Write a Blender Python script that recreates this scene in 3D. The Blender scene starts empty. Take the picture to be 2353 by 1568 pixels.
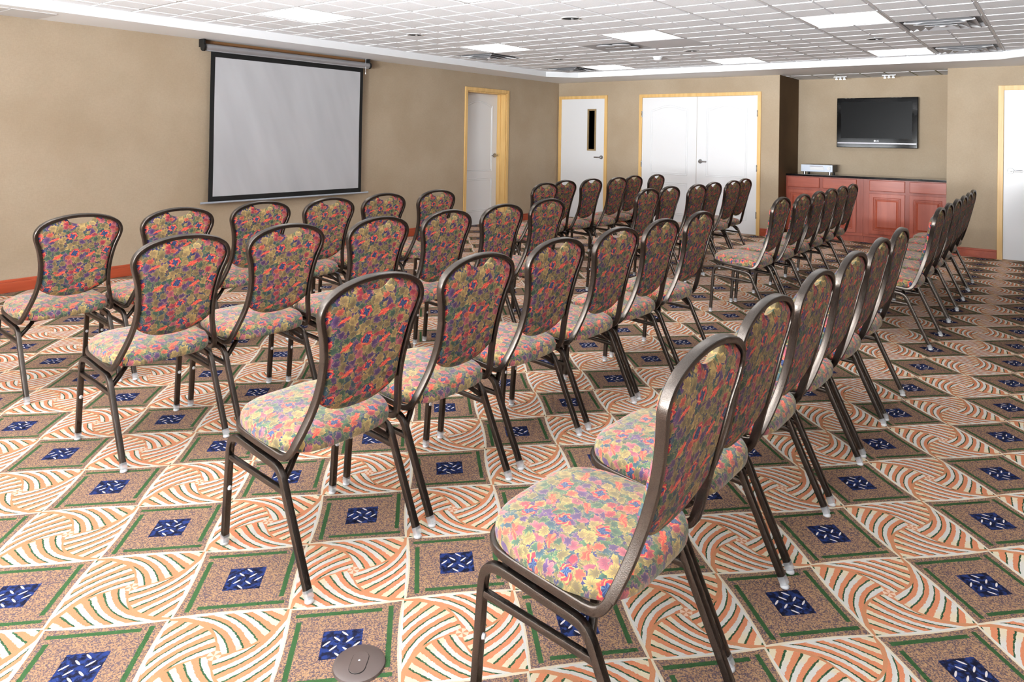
import bpy, bmesh, math, random
from mathutils import Vector, Matrix
random.seed(7)
PI = math.pi
SC = bpy.context.scene
COL = SC.collection

# ------------------------------------------------------------------ room measures (metres)
WY = 7.238      # screen wall plane (y)
BX = 10.397     # far wall plane (x)
ZS = 2.383      # soffit height
ZC = 2.472      # tiled ceiling height
RX = -2.6       # wall behind the camera
RY = -3.2       # right hand wall
TP = 0.655      # ceiling tile pitch
TX0, TY0 = 6.11, 1.82

# ------------------------------------------------------------------ node helpers
class E:
    """tiny expression builder for shader math"""
    def __init__(s, g, sock): s.g, s.k = g, sock
    def _m(s, op, *a, clamp=False):
        n = s.g.t.nodes.new('ShaderNodeMath'); n.operation = op; n.use_clamp = clamp
        for i, v in enumerate((s,) + a):
            if isinstance(v, E): s.g.t.links.new(v.k, n.inputs[i])
            else: n.inputs[i].default_value = float(v)
        return E(s.g, n.outputs[0])
    def __add__(s, o): return s._m('ADD', o)
    __radd__ = __add__
    def __mul__(s, o): return s._m('MULTIPLY', o)
    __rmul__ = __mul__
    def __sub__(s, o): return s._m('SUBTRACT', o)
    def __rsub__(s, o): return (s * -1.0) + o
    def __truediv__(s, o): return s._m('DIVIDE', o)
    def __neg__(s): return s * -1.0
    def abs(s): return s._m('ABSOLUTE')
    def sin(s): return s._m('SINE')
    def cos(s): return s._m('COSINE')
    def sqrt(s): return s._m('SQRT')
    def floor(s): return s._m('FLOOR')
    def round(s): return (s + 0.5).floor()
    def fract(s): return s._m('FRACT')
    def fmod(s, o): return s._m('FLOORED_MODULO', o)
    def lt(s, o): return s._m('LESS_THAN', o)
    def gt(s, o): return s._m('GREATER_THAN', o)
    def max(s, o): return s._m('MAXIMUM', o)
    def min(s, o): return s._m('MINIMUM', o)
    def atan2(s, o): return s._m('ARCTAN2', o)
    def clamp(s): return s._m('ADD', 0.0, clamp=True)
    def soft(s, a, b):
        n = s.g.t.nodes.new('ShaderNodeMapRange'); n.interpolation_type = 'SMOOTHSTEP'
        s.g.t.links.new(s.k, n.inputs[0]); n.inputs[1].default_value = a; n.inputs[2].default_value = b
        return E(s.g, n.outputs[0])

class G:
    def __init__(s, name, rough=0.6, metal=0.0):
        s.m = bpy.data.materials.new(name); s.m.use_nodes = True
        s.t = s.m.node_tree; s.b = s.t.nodes['Principled BSDF']
        s.b.inputs['Roughness'].default_value = rough; s.b.inputs['Metallic'].default_value = metal
    def node(s, ty, **kw):
        n = s.t.nodes.new(ty)
        for k, v in kw.items(): setattr(n, k, v)
        return n
    def coord(s, kind='Object'):
        return s.node('ShaderNodeTexCoord').outputs[kind]
    def pos(s): return s.node('ShaderNodeNewGeometry').outputs['Position']
    def sep(s, v):
        n = s.node('ShaderNodeSeparateXYZ'); s.t.links.new(v, n.inputs[0])
        return E(s, n.outputs[0]), E(s, n.outputs[1]), E(s, n.outputs[2])
    def comb(s, x, y, z=0.0):
        n = s.node('ShaderNodeCombineXYZ')
        for i, v in enumerate((x, y, z)):
            if isinstance(v, E): s.t.links.new(v.k, n.inputs[i])
            else: n.inputs[i].default_value = v
        return n.outputs[0]
    def noise(s, v, scale, detail=2.0, rough=0.5, color=False):
        n = s.node('ShaderNodeTexNoise'); s.t.links.new(v, n.inputs['Vector'])
        n.inputs['Scale'].default_value = scale; n.inputs['Detail'].default_value = detail; n.inputs['Roughness'].default_value = rough
        return n.outputs['Color'] if color else E(s, n.outputs[0])
    def voro(s, v, scale, rnd=1.0, feature='F1'):
        n = s.node('ShaderNodeTexVoronoi', feature=feature); s.t.links.new(v, n.inputs['Vector'])
        n.inputs['Scale'].default_value = scale; n.inputs['Randomness'].default_value = rnd
        return n
    def mix(s, f, a, b, blend='MIX'):
        n = s.node('ShaderNodeMix', data_type='RGBA', blend_type=blend)
        if isinstance(f, E): s.t.links.new(f.k, n.inputs[0])
        else: n.inputs[0].default_value = f
        for i, v in ((6, a), (7, b)):
            if isinstance(v, (tuple, list)): n.inputs[i].default_value = (*v[:3], 1)
            else: s.t.links.new(v, n.inputs[i])
        return n.outputs[2]
    def ramp(s, f, stops, const=False):
        n = s.node('ShaderNodeValToRGB'); r = n.color_ramp
        r.interpolation = 'CONSTANT' if const else 'LINEAR'
        while len(r.elements) < len(stops): r.elements.new(0.5)
        for e, (p, c) in zip(r.elements, stops): e.position = p; e.color = (*c, 1)
        s.t.links.new(f.k if isinstance(f, E) else f, n.inputs[0])
        return n.outputs[0]
    def color(s, c):
        if isinstance(c, (tuple, list)): s.b.inputs['Base Color'].default_value = (*c[:3], 1)
        else: s.t.links.new(c, s.b.inputs['Base Color'])
    def bump(s, h, strength=0.3, dist=0.01):
        n = s.node('ShaderNodeBump'); n.inputs['Strength'].default_value = strength; n.inputs['Distance'].default_value = dist
        s.t.links.new(h.k if isinstance(h, E) else h, n.inputs['Height']); s.t.links.new(n.outputs[0], s.b.inputs['Normal'])
    def rough(s, v): s.t.links.new(v.k, s.b.inputs['Roughness'])

def lin(r, g=None, b=None):
    if g is None: r, g, b = r
    f = lambda c: (c / 255 / 12.92) if c / 255 <= 0.04045 else ((c / 255 + 0.055) / 1.055) ** 2.4
    return (f(r), f(g), f(b))

# ------------------------------------------------------------------ materials
M = {}
def plain(name, c, rough=0.5, metal=0.0, bump=None, var=0.0, spec=None):
    g = G(name, rough, metal); o = g.coord()
    if var:
        n = g.noise(o, 6.0, 3.0)
        g.color(g.mix(n, tuple(x * (1 - var) for x in c), tuple(min(1, x * (1 + var)) for x in c)))
    else: g.color(c)
    if bump: g.bump(g.noise(o, bump[0], 3.0), bump[1], bump[2])
    if spec is not None: g.b.inputs['Specular IOR Level'].default_value = spec
    M[name] = g.m; return g

def wallpaper(name, c1, c2):
    g = G(name, 0.85); p = g.pos(); x, y, z = g.sep(p)
    n1 = g.noise(p, 1.3, 3.0); n2 = g.noise(g.comb(x * 1.0, y * 1.0, z * 0.35), 150.0, 3.0, 0.7)
    n3 = g.noise(g.comb(x * 0.25, y * 0.25, z * 1.2), 120.0, 2.0)
    base = g.mix(n1.soft(0.25, 0.75), c1, c2)
    base = g.mix(((n2 * 0.6 + n3 * 0.4).soft(0.3, 0.7)) * 0.16, base, tuple(v * 0.45 for v in c1))
    g.color(base); g.bump(n2 * 0.6 + n3 * 0.4, 0.25, 0.002); M[name] = g.m
wallpaper('wallpaper', lin(170, 151, 126), lin(182, 165, 142))
wallpaper('wallpaper_alcove_side', lin(84, 61, 33), lin(104, 79, 48))  # same wallpaper, with the alcove's shade put into a darker brown

plain('white_paint', (0.82, 0.835, 0.855), 0.55, var=0.01)
plain('door_white', (0.78, 0.79, 0.81), 0.35, bump=(300, 0.05, 0.001))
plain('maple', lin(226, 182, 112), 0.4)
def wood(name, c1, c2, scale, rough, axis='z'):
    g = G(name, rough); x, y, z = g.sep(g.coord())
    v = {'z': g.comb(x * 6, y * 6, z * 0.5), 'x': g.comb(x * 0.5, y * 6, z * 6), 'y': g.comb(x * 6, y * 0.5, z * 6)}[axis]
    n = g.noise(v, scale, 5.0, 0.6)
    g.color(g.mix(n.soft(0.3, 0.72), c1, c2)); g.bump(n, 0.05, 0.002); M[name] = g.m
wood('maple', lin(214, 172, 106), lin(230, 190, 124), 4.0, 0.4)
wood('cherry', lin(160, 70, 46), lin(182, 88, 62), 2.2, 0.32)
wood('cherry_side', lin(160, 70, 46), lin(182, 88, 62), 2.2, 0.32, 'y')
wood('cherry_dark', lin(146, 60, 38), lin(166, 76, 52), 2.2, 0.35)  # carcass cherry, darkened to stand for shade around the fronts
wood('baseboard_wood', lin(160, 68, 40), lin(180, 84, 54), 2.0, 0.35, 'x')
plain('batten_wood', lin(140, 98, 60), 0.5)
plain('granite', lin(10, 10, 14), 0.08)
plain('chrome', lin(170, 170, 172), 0.22, 1.0)
plain('silver_plastic', lin(176, 184, 196), 0.4, 0.3)
plain('dark_metal', lin(45, 42, 40), 0.4, 0.4)
plain('black_matte', lin(10, 10, 10), 0.6)
plain('black_gloss', lin(5, 5, 6), 0.08, spec=0.12)
plain('black_cloth', lin(9, 9, 9), 0.8)
plain('logo_silver', lin(200, 200, 205), 0.3, 0.2)
plain('tv_bar', lin(150, 148, 155), 0.3, 0.2)
plain('plate_brown', lin(78, 66, 62), 0.42, bump=(40, 0.1, 0.002), var=0.06)
plain('frosted_white', lin(225, 226, 228), 0.4)
plain('grid_white', lin(205, 205, 206), 0.5)
plain('grey_aluminium', lin(168, 168, 172), 0.35, 0.5)
plain('vent_grey', lin(168, 168, 171), 0.55)
plain('blank_tile', lin(214, 215, 218), 0.8)
plain('void_black', lin(4, 4, 4), 0.9)
plain('can_trim', lin(210, 210, 210), 0.3, 0.3)
plain('seal_green', lin(120, 118, 78), 0.6)

g = G('ceiling_tile', 0.9); p = g.pos()
n = g.noise(p, 160.0, 4.0, 0.75); g.color(g.mix(n.soft(0.35, 0.65), (0.80, 0.82, 0.85), (0.89, 0.91, 0.94)))
g.bump(n, 0.6, 0.004); M['ceiling_tile'] = g.m

g = G('troffer_diffuser', 0.5); g.color(lin(250, 250, 250))
x, y, z = g.sep(g.coord())
g.b.inputs['Emission Color'].default_value = (1.0, 0.99, 0.97, 1)
lamp = ((x * 1.0 + 0.1).abs() * 14).cos() * 0.12 + 1.0
g.t.links.new((lamp * 7.2).k, g.b.inputs['Emission Strength']); M['troffer_diffuser'] = g.m
g = G('spot_bulb', 0.3); g.b.inputs['Emission Color'].default_value = (1, 0.97, 0.9, 1); g.b.inputs['Emission Strength'].default_value = 30
M['spot_bulb'] = g.m

# clear plastic sleeve
g = G('clear_plastic', 0.25); g.color(lin(225, 228, 232)); g.b.inputs['Alpha'].default_value = 0.38; M['clear_plastic'] = g.m

# hammered bronze powder coat
g = G('bronze_frame', 0.30, 0.9); p = g.coord()
v = g.voro(p, 420.0); n = g.noise(p, 520.0, 2.0)
g.color(g.mix(n, lin(50, 44, 40), lin(96, 89, 83)))
g.bump(E(g, v.outputs['Distance']) * 0.6 + n * 0.4, 0.28, 0.0009)
M['bronze_frame'] = g.m

# projector screen cloth with faint hanging folds
g = G('screen_cloth', 0.75); p = g.pos(); x, y, z = g.sep(p)
n = g.noise(g.comb(x * 2.4 + z * 0.8, 0.0, z * 0.5), 2.2, 2.0)
g.color(g.mix(n.soft(0.2, 0.8), lin(176, 177, 181), lin(188, 189, 193))); g.bump(n, 0.12, 0.04)
M['screen_cloth'] = g.m

# tv panel
g = G('tv_panel', 0.28); g.color(lin(5, 5, 6)); g.b.inputs['Specular IOR Level'].default_value = 0.06; M['tv_panel'] = g.m

# ---- upholstery: acanthus leaves on navy, red blooms with blue hearts
def fabric(name, sheen, tone):
    g = G(name, 0.72); uv = g.coord('UV')
    wn = g.noise(uv, 30.0, 2.5, color=True)
    sub = g.node('ShaderNodeVectorMath', operation='SUBTRACT'); g.t.links.new(wn, sub.inputs[0]); sub.inputs[1].default_value = (0.5, 0.5, 0.5)
    scl = g.node('ShaderNodeVectorMath', operation='SCALE'); g.t.links.new(sub.outputs[0], scl.inputs[0]); scl.inputs['Scale'].default_value = 0.024
    add = g.node('ShaderNodeVectorMath', operation='ADD'); g.t.links.new(uv, add.inputs[0]); g.t.links.new(scl.outputs[0], add.inputs[1])
    P = add.outputs[0]; px, py, _ = g.sep(P)
    navy = lin(44, 46, 88)
    def leaves(scale, sx, sy, lobes, stops, base, seed, size):
        q = g.comb(px * sx + seed, py * sy + seed * 0.37, seed)
        v = g.voro(q, scale, 0.85)
        cx_, cy_, _z = g.sep(v.outputs['Position']); cr, cg, cb = g.sep(v.outputs['Color'])
        # Position is returned in input space
        dx = (px * sx + seed) - cx_; dy = (py * sy + seed * 0.37) - cy_
        r = (dx * dx + dy * dy).sqrt() * scale
        th = dy.atan2(dx) + cg * 6.28
        lob = ((th * lobes).sin().abs() * 0.34) + 0.66
        tip = (th.cos() * 0.28) + 1.0
        edge = lob * tip * size - r
        body = edge.soft(0.0, 0.035)
        rim = edge.soft(0.06, 0.12)
        vein = ((th * lobes).cos().abs() + r * 0.25).soft(0.06, 0.26)
        fine = ((th * (lobes * 4.0) + r * 16.0).sin()).soft(-1.0, 0.2)
        vein = vein * (fine * 0.55 + 0.45)
        col = g.ramp(cr, stops, const=True)
        bright = g.mix(r.soft(0.05, 0.55), (0.55, 0.52, 0.55), (1.1, 1.08, 1.0))
        col = g.mix(1.0, col, bright, 'MULTIPLY')
        col = g.mix((1.0 - rim) * 0.35, col, lin(196, 170, 104))
        col = g.mix((1.0 - vein) * 0.7, col, navy)
        return g.mix(body, base, col)
    olive, yel, grn, teal = lin(138, 126, 76), lin(178, 156, 94), lin(70, 106, 74), lin(58, 90, 96)
    pink, red, org, pur = lin(180, 96, 108), lin(184, 66, 76), lin(216, 100, 72), lin(96, 68, 116)
    st1 = [(0.0, olive), (0.22, grn), (0.40, yel), (0.54, teal), (0.66, pink), (0.80, olive), (0.90, pur)]
    st2 = [(0.0, grn), (0.20, org), (0.36, yel), (0.58, pur), (0.72, olive), (0.86, red)]
    st0 = [(0.0, lin(60, 96, 72)), (0.3, lin(84, 92, 64)), (0.5, lin(52, 82, 92)), (0.7, lin(104, 60, 96)), (0.85, lin(120, 108, 66))]
    c = leaves(44.0, 0.9, 1.0, 4.5, st0, navy, 7.1, 0.66)
    c = leaves(34.0, 1.0, 0.72, 4.5, st1, c, 0.0, 0.60)
    c = leaves(29.0, 0.75, 1.0, 3.5, st2, c, 3.7, 0.40)
    # blooms on a half-drop lattice
    LX, LY = 0.158, 0.094
    row = (py / LY).round(); sh = px + row * 0.022
    ax = sh - (sh / LX).round() * LX; ay = py - row * LY
    r = ((ax * ax) + (ay * ay * 1.25)).sqrt(); th = ay.atan2(ax)
    pet = ((th * 9.0 + 0.6).sin() * 0.0022) + (th * 2.0 + 0.8).sin() * 0.003 + 0.0225
    ring = (pet - r).soft(0.0, 0.0014)
    gap = (th + 1.2).abs().soft(0.25, 0.5)          # open hook shape below
    ringc = g.mix(((r * 500.0 + th * 6.0).sin()).soft(0.3, 1.0), lin(186, 52, 66), lin(228, 150, 96))
    c = g.mix(ring * gap, c, ringc)
    inner = (0.0135 + (th * 4.0).sin() * 0.0028 - r).soft(0.0, 0.001)
    innc = g.mix((th * 7.0).sin().soft(0.3, 0.8), lin(30, 46, 92), lin(74, 104, 128))
    c = g.mix(inner, c, innc)
    # orange sprig between the blooms
    bx = ax - LX * 0.5; bx2 = (sh + LX * 0.5); bx = bx2 - (bx2 / LX).round() * LX; by = ay + 0.012
    rr = (bx * 0.62 + by * 0.5); r2 = ((bx * bx) * 0.7 + (by + bx * -0.45) * (by + bx * -0.45) * 4.0).sqrt(); t2 = by.atan2(bx)
    spr = (((t2 * 9.0).sin() * 0.0035) + 0.0185 - r2).soft(0.0, 0.0012)
    c = g.mix(spr, c, g.mix((t2 * 6.0).sin().soft(0.0, 0.8), lin(200, 70, 66), lin(240, 120, 84)))
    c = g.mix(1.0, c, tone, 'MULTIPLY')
    g.color(c)
    w = g.noise(uv, 900.0, 1.0); g.bump(w, 0.25, 0.0008)
    g.b.inputs['Sheen Weight'].default_value = sheen; g.b.inputs['Sheen Tint'].default_value = (1.0, 0.92, 0.78, 1); g.b.inputs['Specular IOR Level'].default_value = 0.25
    M[name] = g.m
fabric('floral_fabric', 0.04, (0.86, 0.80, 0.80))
fabric('floral_seat_fabric', 0.30, (1.0, 0.97, 0.92))  # same cloth as the backs, toned lighter for light catching the seats

# ---- carpet: pinwheel squares and speckled squares on a rotated lattice
def carpet():
    g = G('carpet_pattern', 0.95); x0, y0, _ = g.sep(g.pos())
    ox, oy, rot, D = 2.22725, 0.65406, 0.0129236, 0.47345
    px, py = x0 - ox, y0 - oy
    c_, s_ = math.cos(rot), math.sin(rot)
    # into carpet frame (room = rotate carpet by +rot)
    X = (px * c_ + py * s_) / D; Y = (py * c_ - px * s_) / D
    nz = g.noise(g.pos(), 55.0, 2.0); nz2 = g.noise(g.pos(), 160.0, 2.0)
    jit = (nz - 0.5) * 0.018 + (nz2 - 0.5) * 0.022
    u, v = X, -Y
    A = u + v; B = v - u
    A = A + 0.0; B = B + 0.0
    ra, rb = A.round(), B.round()
    a = A - ra; b = -(B - rb)            # a right, b up
    par = (ra + rb).fmod(2.0).gt(0.5)    # 1 = pinwheel square
    r = (a * a + b * b).sqrt(); th = b.atan2(a)
    # pinwheel
    r_j = r + jit * 0.5
    al = r_j * 1.15 + (PI / 4 - 0.707 * 1.15)
    phi = (al - th).fmod(PI / 2)
    q = r_j * (phi - math.radians(75)).cos() + jit * 0.5
    per = q * (1.0 / 0.112)
    fr = per.fract()
    white, cream, orange, green = lin(226, 223, 216), lin(232, 218, 188), lin(212, 146, 108), lin(40, 72, 46)
    cap = phi.soft(1.05, 1.4)
    wc = g.mix(cap, white, cream)
    pile = g.noise(g.pos(), 700.0, 2.0)
    oc = g.mix(pile.soft(0.35, 0.65), lin(198, 120, 86), lin(222, 146, 108))
    sw = g.mix(fr.gt(0.44), oc, wc)
    gline = (fr.gt(0.86) + fr.lt(0.03) * 0.0).clamp()
    sw = g.mix(gline, sw, green)
    sw = g.mix(phi.lt(0.05) + (phi.gt(1.53)), sw, lin(196, 134, 96))
    sw = g.mix(r.lt(0.055), sw, g.mix((th * 4.0).sin().gt(0.2), lin(244, 210, 184), lin(206, 140, 104)))
    # speckled square
    vv = g.voro(g.pos(), 300.0); sr, sg, sb = g.sep(vv.outputs['Color'])
    dk = g.ramp(sr, [(0.0, lin(154, 120, 92)), (0.32, lin(122, 96, 82)), (0.56, lin(84, 70, 78)), (0.84, lin(170, 134, 100))], const=True)
    th2 = (th + 0.0).fmod(PI / 2)
    # green bars, one per side (4-fold rotation done explicitly)
    bars = None
    for k in range(4):
        ca, sa = math.cos(k * PI / 2), math.sin(k * PI / 2)
        xa = a * ca + b * sa; yb = b * ca - a * sa
        bar = ((yb + jit * 0.6 - 0.388).abs().lt(0.022)) * (xa.gt(-0.43)) * (xa.lt(0.31))
        bars = bar if bars is None else bars.max(bar)
    gc = g.mix(pile.soft(0.3, 0.7), lin(28, 60, 32), lin(58, 90, 50))
    dk = g.mix(bars, dk, gc)
    blue = (a.abs().max(b.abs()) + jit * 0.4).lt(0.165)
    nb = g.noise(g.pos(), 60.0, 2.0)
    bc = g.mix(nb.soft(0.42, 0.6), lin(14, 16, 38), lin(30, 46, 96))
    f = (th + 0.55).fmod(PI / 2) - 0.55
    fx, fy = r * f.cos(), r * f.sin()
    dash = None
    for (cx, cy) in ((0.122, -0.018), (0.064, 0.041)):
        dx, dy = fx - cx, fy - cy
        e1 = (dx + dy) * 0.7071; e2 = (dx - dy) * 0.7071
        d = (e1 * e1 * (1 / 0.040 ** 2) + e2 * e2 * (1 / 0.0088 ** 2)).lt(1.0)
        dash = d if dash is None else dash.max(d)
    bc = g.mix(dash, bc, lin(236, 226, 222))
    dk = g.mix(blue, dk, bc)
    # cream seam between squares; pinwheels bulge into the speckled squares
    m = a.abs().max(b.abs()); mn = a.abs().min(b.abs())
    lim = mn * mn * 0.10 + 0.466 + jit * 0.3
    ins = m.lt(lim)
    seam = (m - lim).abs().lt(0.008)
    dark = g.mix(ins, g.mix((m - lim).lt(0.028), g.mix(fr.gt(0.4), oc, wc), wc), dk)
    dark = g.mix(seam, dark, lin(230, 216, 190))
    c = g.mix(par, dark, sw)
    c = g.mix(pile * 0.22, c, (0.12, 0.10, 0.08), 'MULTIPLY')
    g.color(c); g.bump(pile, 0.5, 0.004)
    g.b.inputs['Specular IOR Level'].default_value = 0.15
    M['carpet_pattern'] = g.m
carpet()

# ------------------------------------------------------------------ mesh helpers
def link(name, bm, mat, parent=None, smooth=False, bevel=0.0, loc=None, auto=None):
    me = bpy.data.meshes.new(name)
    bmesh.ops.recalc_face_normals(bm, faces=bm.faces)
    bm.to_mesh(me); bm.free()
    for m in (mat if isinstance(mat, (list, tuple)) else [mat]): me.materials.append(M[m])
    o = bpy.data.objects.new(name, me); COL.objects.link(o)
    if parent: o.parent = parent
    if loc: o.location = loc
    if smooth:
        for p in me.polygons: p.use_smooth = True
        if auto: me.set_sharp_from_angle(angle=auto)
    if bevel:
        md = o.modifiers.new('Bevel', 'BEVEL'); md.width = bevel; md.segments = 2; md.limit_method = 'ANGLE'
    return o

def tag(o, label=None, cat=None, group=None, kind=None):
    if label: o['label'] = label
    if cat: o['category'] = cat
    if group: o['group'] = group
    if kind: o['kind'] = kind
    return o

def empty(name, loc=(0, 0, 0), rz=0.0):
    o = bpy.data.objects.new(name, None); COL.objects.link(o); o.location = loc; o.rotation_euler = (0, 0, rz)
    o.empty_display_size = 0.1
    return o

def box(bm, x0, y0, z0, x1, y1, z1):
    vs = [bm.verts.new((x, y, z)) for x in (x0, x1) for y in (y0, y1) for z in (z0, z1)]
    for f in ((0, 1, 3, 2), (4, 6, 7, 5), (0, 4, 5, 1), (2, 3, 7, 6), (0, 2, 6, 4), (1, 5, 7, 3)):
        bm.faces.new([vs[i] for i in f])
    return vs

def B(*boxes):
    bm = bmesh.new()
    for b in boxes: box(bm, *b)
    return bm

def cyl(bm, c, axis, r, h, n=24, r2=None, cap=True):
    """cylinder starting at c going h along axis"""
    ax = Vector({'x': (1, 0, 0), 'y': (0, 1, 0), 'z': (0, 0, 1)}[axis] if isinstance(axis, str) else axis).normalized()
    u = ax.orthogonal().normalized(); w = ax.cross(u); c = Vector(c); r2 = r if r2 is None else r2
    a = [bm.verts.new(c + (u * math.cos(2 * PI * i / n) + w * math.sin(2 * PI * i / n)) * r) for i in range(n)]
    b = [bm.verts.new(c + ax * h + (u * math.cos(2 * PI * i / n) + w * math.sin(2 * PI * i / n)) * r2) for i in range(n)]
    for i in range(n): bm.faces.new((a[i], a[(i + 1) % n], b[(i + 1) % n], b[i]))
    if cap: bm.faces.new(a[::-1]); bm.faces.new(b)

def lathe(bm, c, prof, n=28, sx=1.0, sy=1.0):
    rings = []
    for r, z in prof:
        rings.append([bm.verts.new((c[0] + r * sx * math.cos(2 * PI * i / n), c[1] + r * sy * math.sin(2 * PI * i / n), c[2] + z)) for i in range(n)])
    for A_, B_ in zip(rings, rings[1:]):
        for i in range(n): bm.faces.new((A_[i], A_[(i + 1) % n], B_[(i + 1) % n], B_[i]))
    for R_ in (rings[0], rings[-1]):
        try: bm.faces.new(R_)
        except ValueError: pass

def catmull(pts, sub=4, closed=False):
    P = [Vector(p) for p in pts]; n = len(P); out = []
    rng = range(n) if closed else range(n - 1)
    for i in rng:
        p1, p2 = P[i], P[(i + 1) % n]
        p0 = P[(i - 1) % n] if closed or i > 0 else p1 * 2 - p2
        p3 = P[(i + 2) % n] if closed or i < n - 2 else p2 * 2 - p1
        for k in range(sub):
            t = k / sub
            out.append(0.5 * ((2 * p1) + (p2 - p0) * t + (2 * p0 - 5 * p1 + 4 * p2 - p3) * t * t + (3 * p1 - p0 - 3 * p2 + p3) * t ** 3))
    if not closed: out.append(P[-1])
    return out

def rrect(w, d, r, k=2):
    """rounded rectangle profile (a, b)"""
    out = []
    for cx, cy, a0 in ((w / 2 - r, d / 2 - r, 0), (-w / 2 + r, d / 2 - r, 90), (-w / 2 + r, -d / 2 + r, 180), (w / 2 - r, -d / 2 + r, 270)):
        for i in range(k + 1):
            t = math.radians(a0 + 90 * i / k); out.append((cx + r * math.cos(t), cy + r * math.sin(t)))
    return out

def sweep(bm, path, normals, prof, closed=False, cap=True):
    """prof (a along side vector, b along normal)"""
    P = [Vector(p) for p in path]; n = len(P); rings = []
    for i, p in enumerate(P):
        if closed: T = P[(i + 1) % n] - P[i - 1]
        else: T = P[min(i + 1, n - 1)] - P[max(i - 1, 0)]
        T.normalize(); N = Vector(normals[i] if isinstance(normals, list) else normals); N = (N - T * N.dot(T)).normalized(); S = T.cross(N)
        rings.append([bm.verts.new(p + S * a + N * b) for a, b in prof])
    m = len(prof)
    for i in range(n if closed else n - 1):
        A_, B_ = rings[i], rings[(i + 1) % n]
        for j in range(m): bm.faces.new((A_[j], A_[(j + 1) % m], B_[(j + 1) % m], B_[j]))
    if cap and not closed: bm.faces.new(rings[0][::-1]); bm.faces.new(rings[-1])

def copy_tree(o, parent=None):
    c = o.copy(); COL.objects.link(c)
    if parent: c.parent = parent
    for ch in o.children: copy_tree(ch, c)
    return c

# ------------------------------------------------------------------ setting
def struct(name, bm, mat, parent=None, **k):
    o = link(name, bm, mat, parent, **k)
    if not parent: o['kind'] = 'structure'
    return o

struct('floor', B((RX, RY, -0.05, 11.6, WY + 0.3, 0.0)), 'carpet_pattern')
# screen wall with an opening for the single door
D1 = (7.957, 8.903, 2.108)
struct('wall_left', B((RX, WY, 0, D1[0], WY + 0.22, 2.75), (D1[1], WY, 0, BX + 0.12, WY + 0.22, 2.75), (D1[0], WY, D1[2], D1[1], WY + 0.22, 2.75)), 'wallpaper')
AY0, AY1, AX = 1.165, 3.30, 11.33
struct('wall_back', B((BX, AY1, 0, BX + 0.12, WY, 2.75), (BX, RY, 0, BX + 0.12, AY0, 2.75), (BX + 0.12, AY0 - 0.1, 0, AX + 0.1, AY0, 2.75),
                      (AX, AY0, 0, AX + 0.1, AY1 + 0.1, 2.75)), 'wallpaper')
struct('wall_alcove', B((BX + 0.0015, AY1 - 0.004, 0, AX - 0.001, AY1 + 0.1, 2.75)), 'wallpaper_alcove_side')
# wall behind the camera with three windows, the last kept low to shape the television reflection, right hand wall plain
wins = [(-0.6, 1.2, 2.2), (1.8, 3.6, 2.2), (4.2, 6.0, 1.72)]
wb = [(RX - 0.15, RY, 0, RX, WY + 0.2, 0.75), (RX - 0.15, RY, 2.2, RX, WY + 0.2, 2.75)]
prev = RY
for a, b, hd in wins:
    if hd < 2.2: wb.append((RX - 0.15, a, hd, RX, b, 2.2))
for a, b, hd in wins: wb.append((RX - 0.15, prev, 0.75, RX, a, 2.2)); prev = b
wb.append((RX - 0.15, prev, 0.75, RX, WY + 0.2, 2.2))
struct('wall_rear', B(*wb), 'wallpaper')
plain('dark_panel', lin(46, 38, 34), 0.8)  # unseen wall, coloured dark so the chair frames reflect little light
struct('wall_right', B((RX - 0.15, RY - 0.12, 0, BX + 0.12, RY, 2.75)), 'dark_panel')
for i, (a, b, hd) in enumerate(wins):
    w = struct('window_%d' % (i + 1), B((RX - 0.1, a, 0.75, RX - 0.05, a + 0.05, hd), (RX - 0.1, b - 0.05, 0.75, RX - 0.05, b, hd), (RX - 0.1, a, 0.75, RX - 0.05, b, 0.8),
               (RX - 0.1, a, hd - 0.05, RX - 0.05, b, hd), (RX - 0.1, (a + b) / 2 - 0.025, 0.8, RX - 0.05, (a + b) / 2 + 0.025, hd - 0.05)), 'white_paint')

# soffit ring around an octagonal tray
def poly_prism(bm, pts, z0, z1):
    a = [bm.verts.new((x, y, z0)) for x, y in pts]; b = [bm.verts.new((x, y, z1)) for x, y in pts]
    bm.faces.new(a[::-1]); bm.faces.new(b)
    for i in range(len(pts)): bm.faces.new((a[i], a[(i + 1) % len(pts)], b[(i + 1) % len(pts)], b[i]))
TX1, TY1 = 9.53, 6.62     # tray edges
TY_0, TX_0 = 0.04, -1.9
bm = bmesh.new()
tray = [(TX1, 0.55), (TX1, 6.26), (9.14, TY1), (TX_0 + 0.4, TY1), (TX_0, TY1 - 0.4), (TX_0, 0.4), (TX_0 + 0.4, TY_0), (9.06, TY_0)]
outer = [(BX + 0.22, 0.55), (BX + 0.22, 6.26), (BX + 0.22, WY), (TX_0 + 0.4, WY), (RX, TY1 - 0.4), (RX, 0.4), (TX_0 + 0.4, RY), (BX + 0.22, RY)]
oc = [(BX + 0.22, 0.55), (BX + 0.22, 6.26), (BX + 0.22, WY), (TX_0 + 0.4, WY), (RX, WY), (RX, 0.4), (RX, RY), (BX + 0.22, RY)]
ti = [bm.verts.new((x, y, ZS)) for x, y in tray]; tt = [bm.verts.new((x, y, ZC + 0.02)) for x, y in tray]
to = [bm.verts.new((x, y, ZS)) for x, y in oc]
for i in range(8):
    j = (i + 1) % 8
    bm.faces.new((ti[i], ti[j], to[j], to[i])); bm.faces.new((ti[i], tt[i], tt[j], ti[j]))
o = struct('ceiling_soffit', bm, 'white_paint'); 

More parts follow.
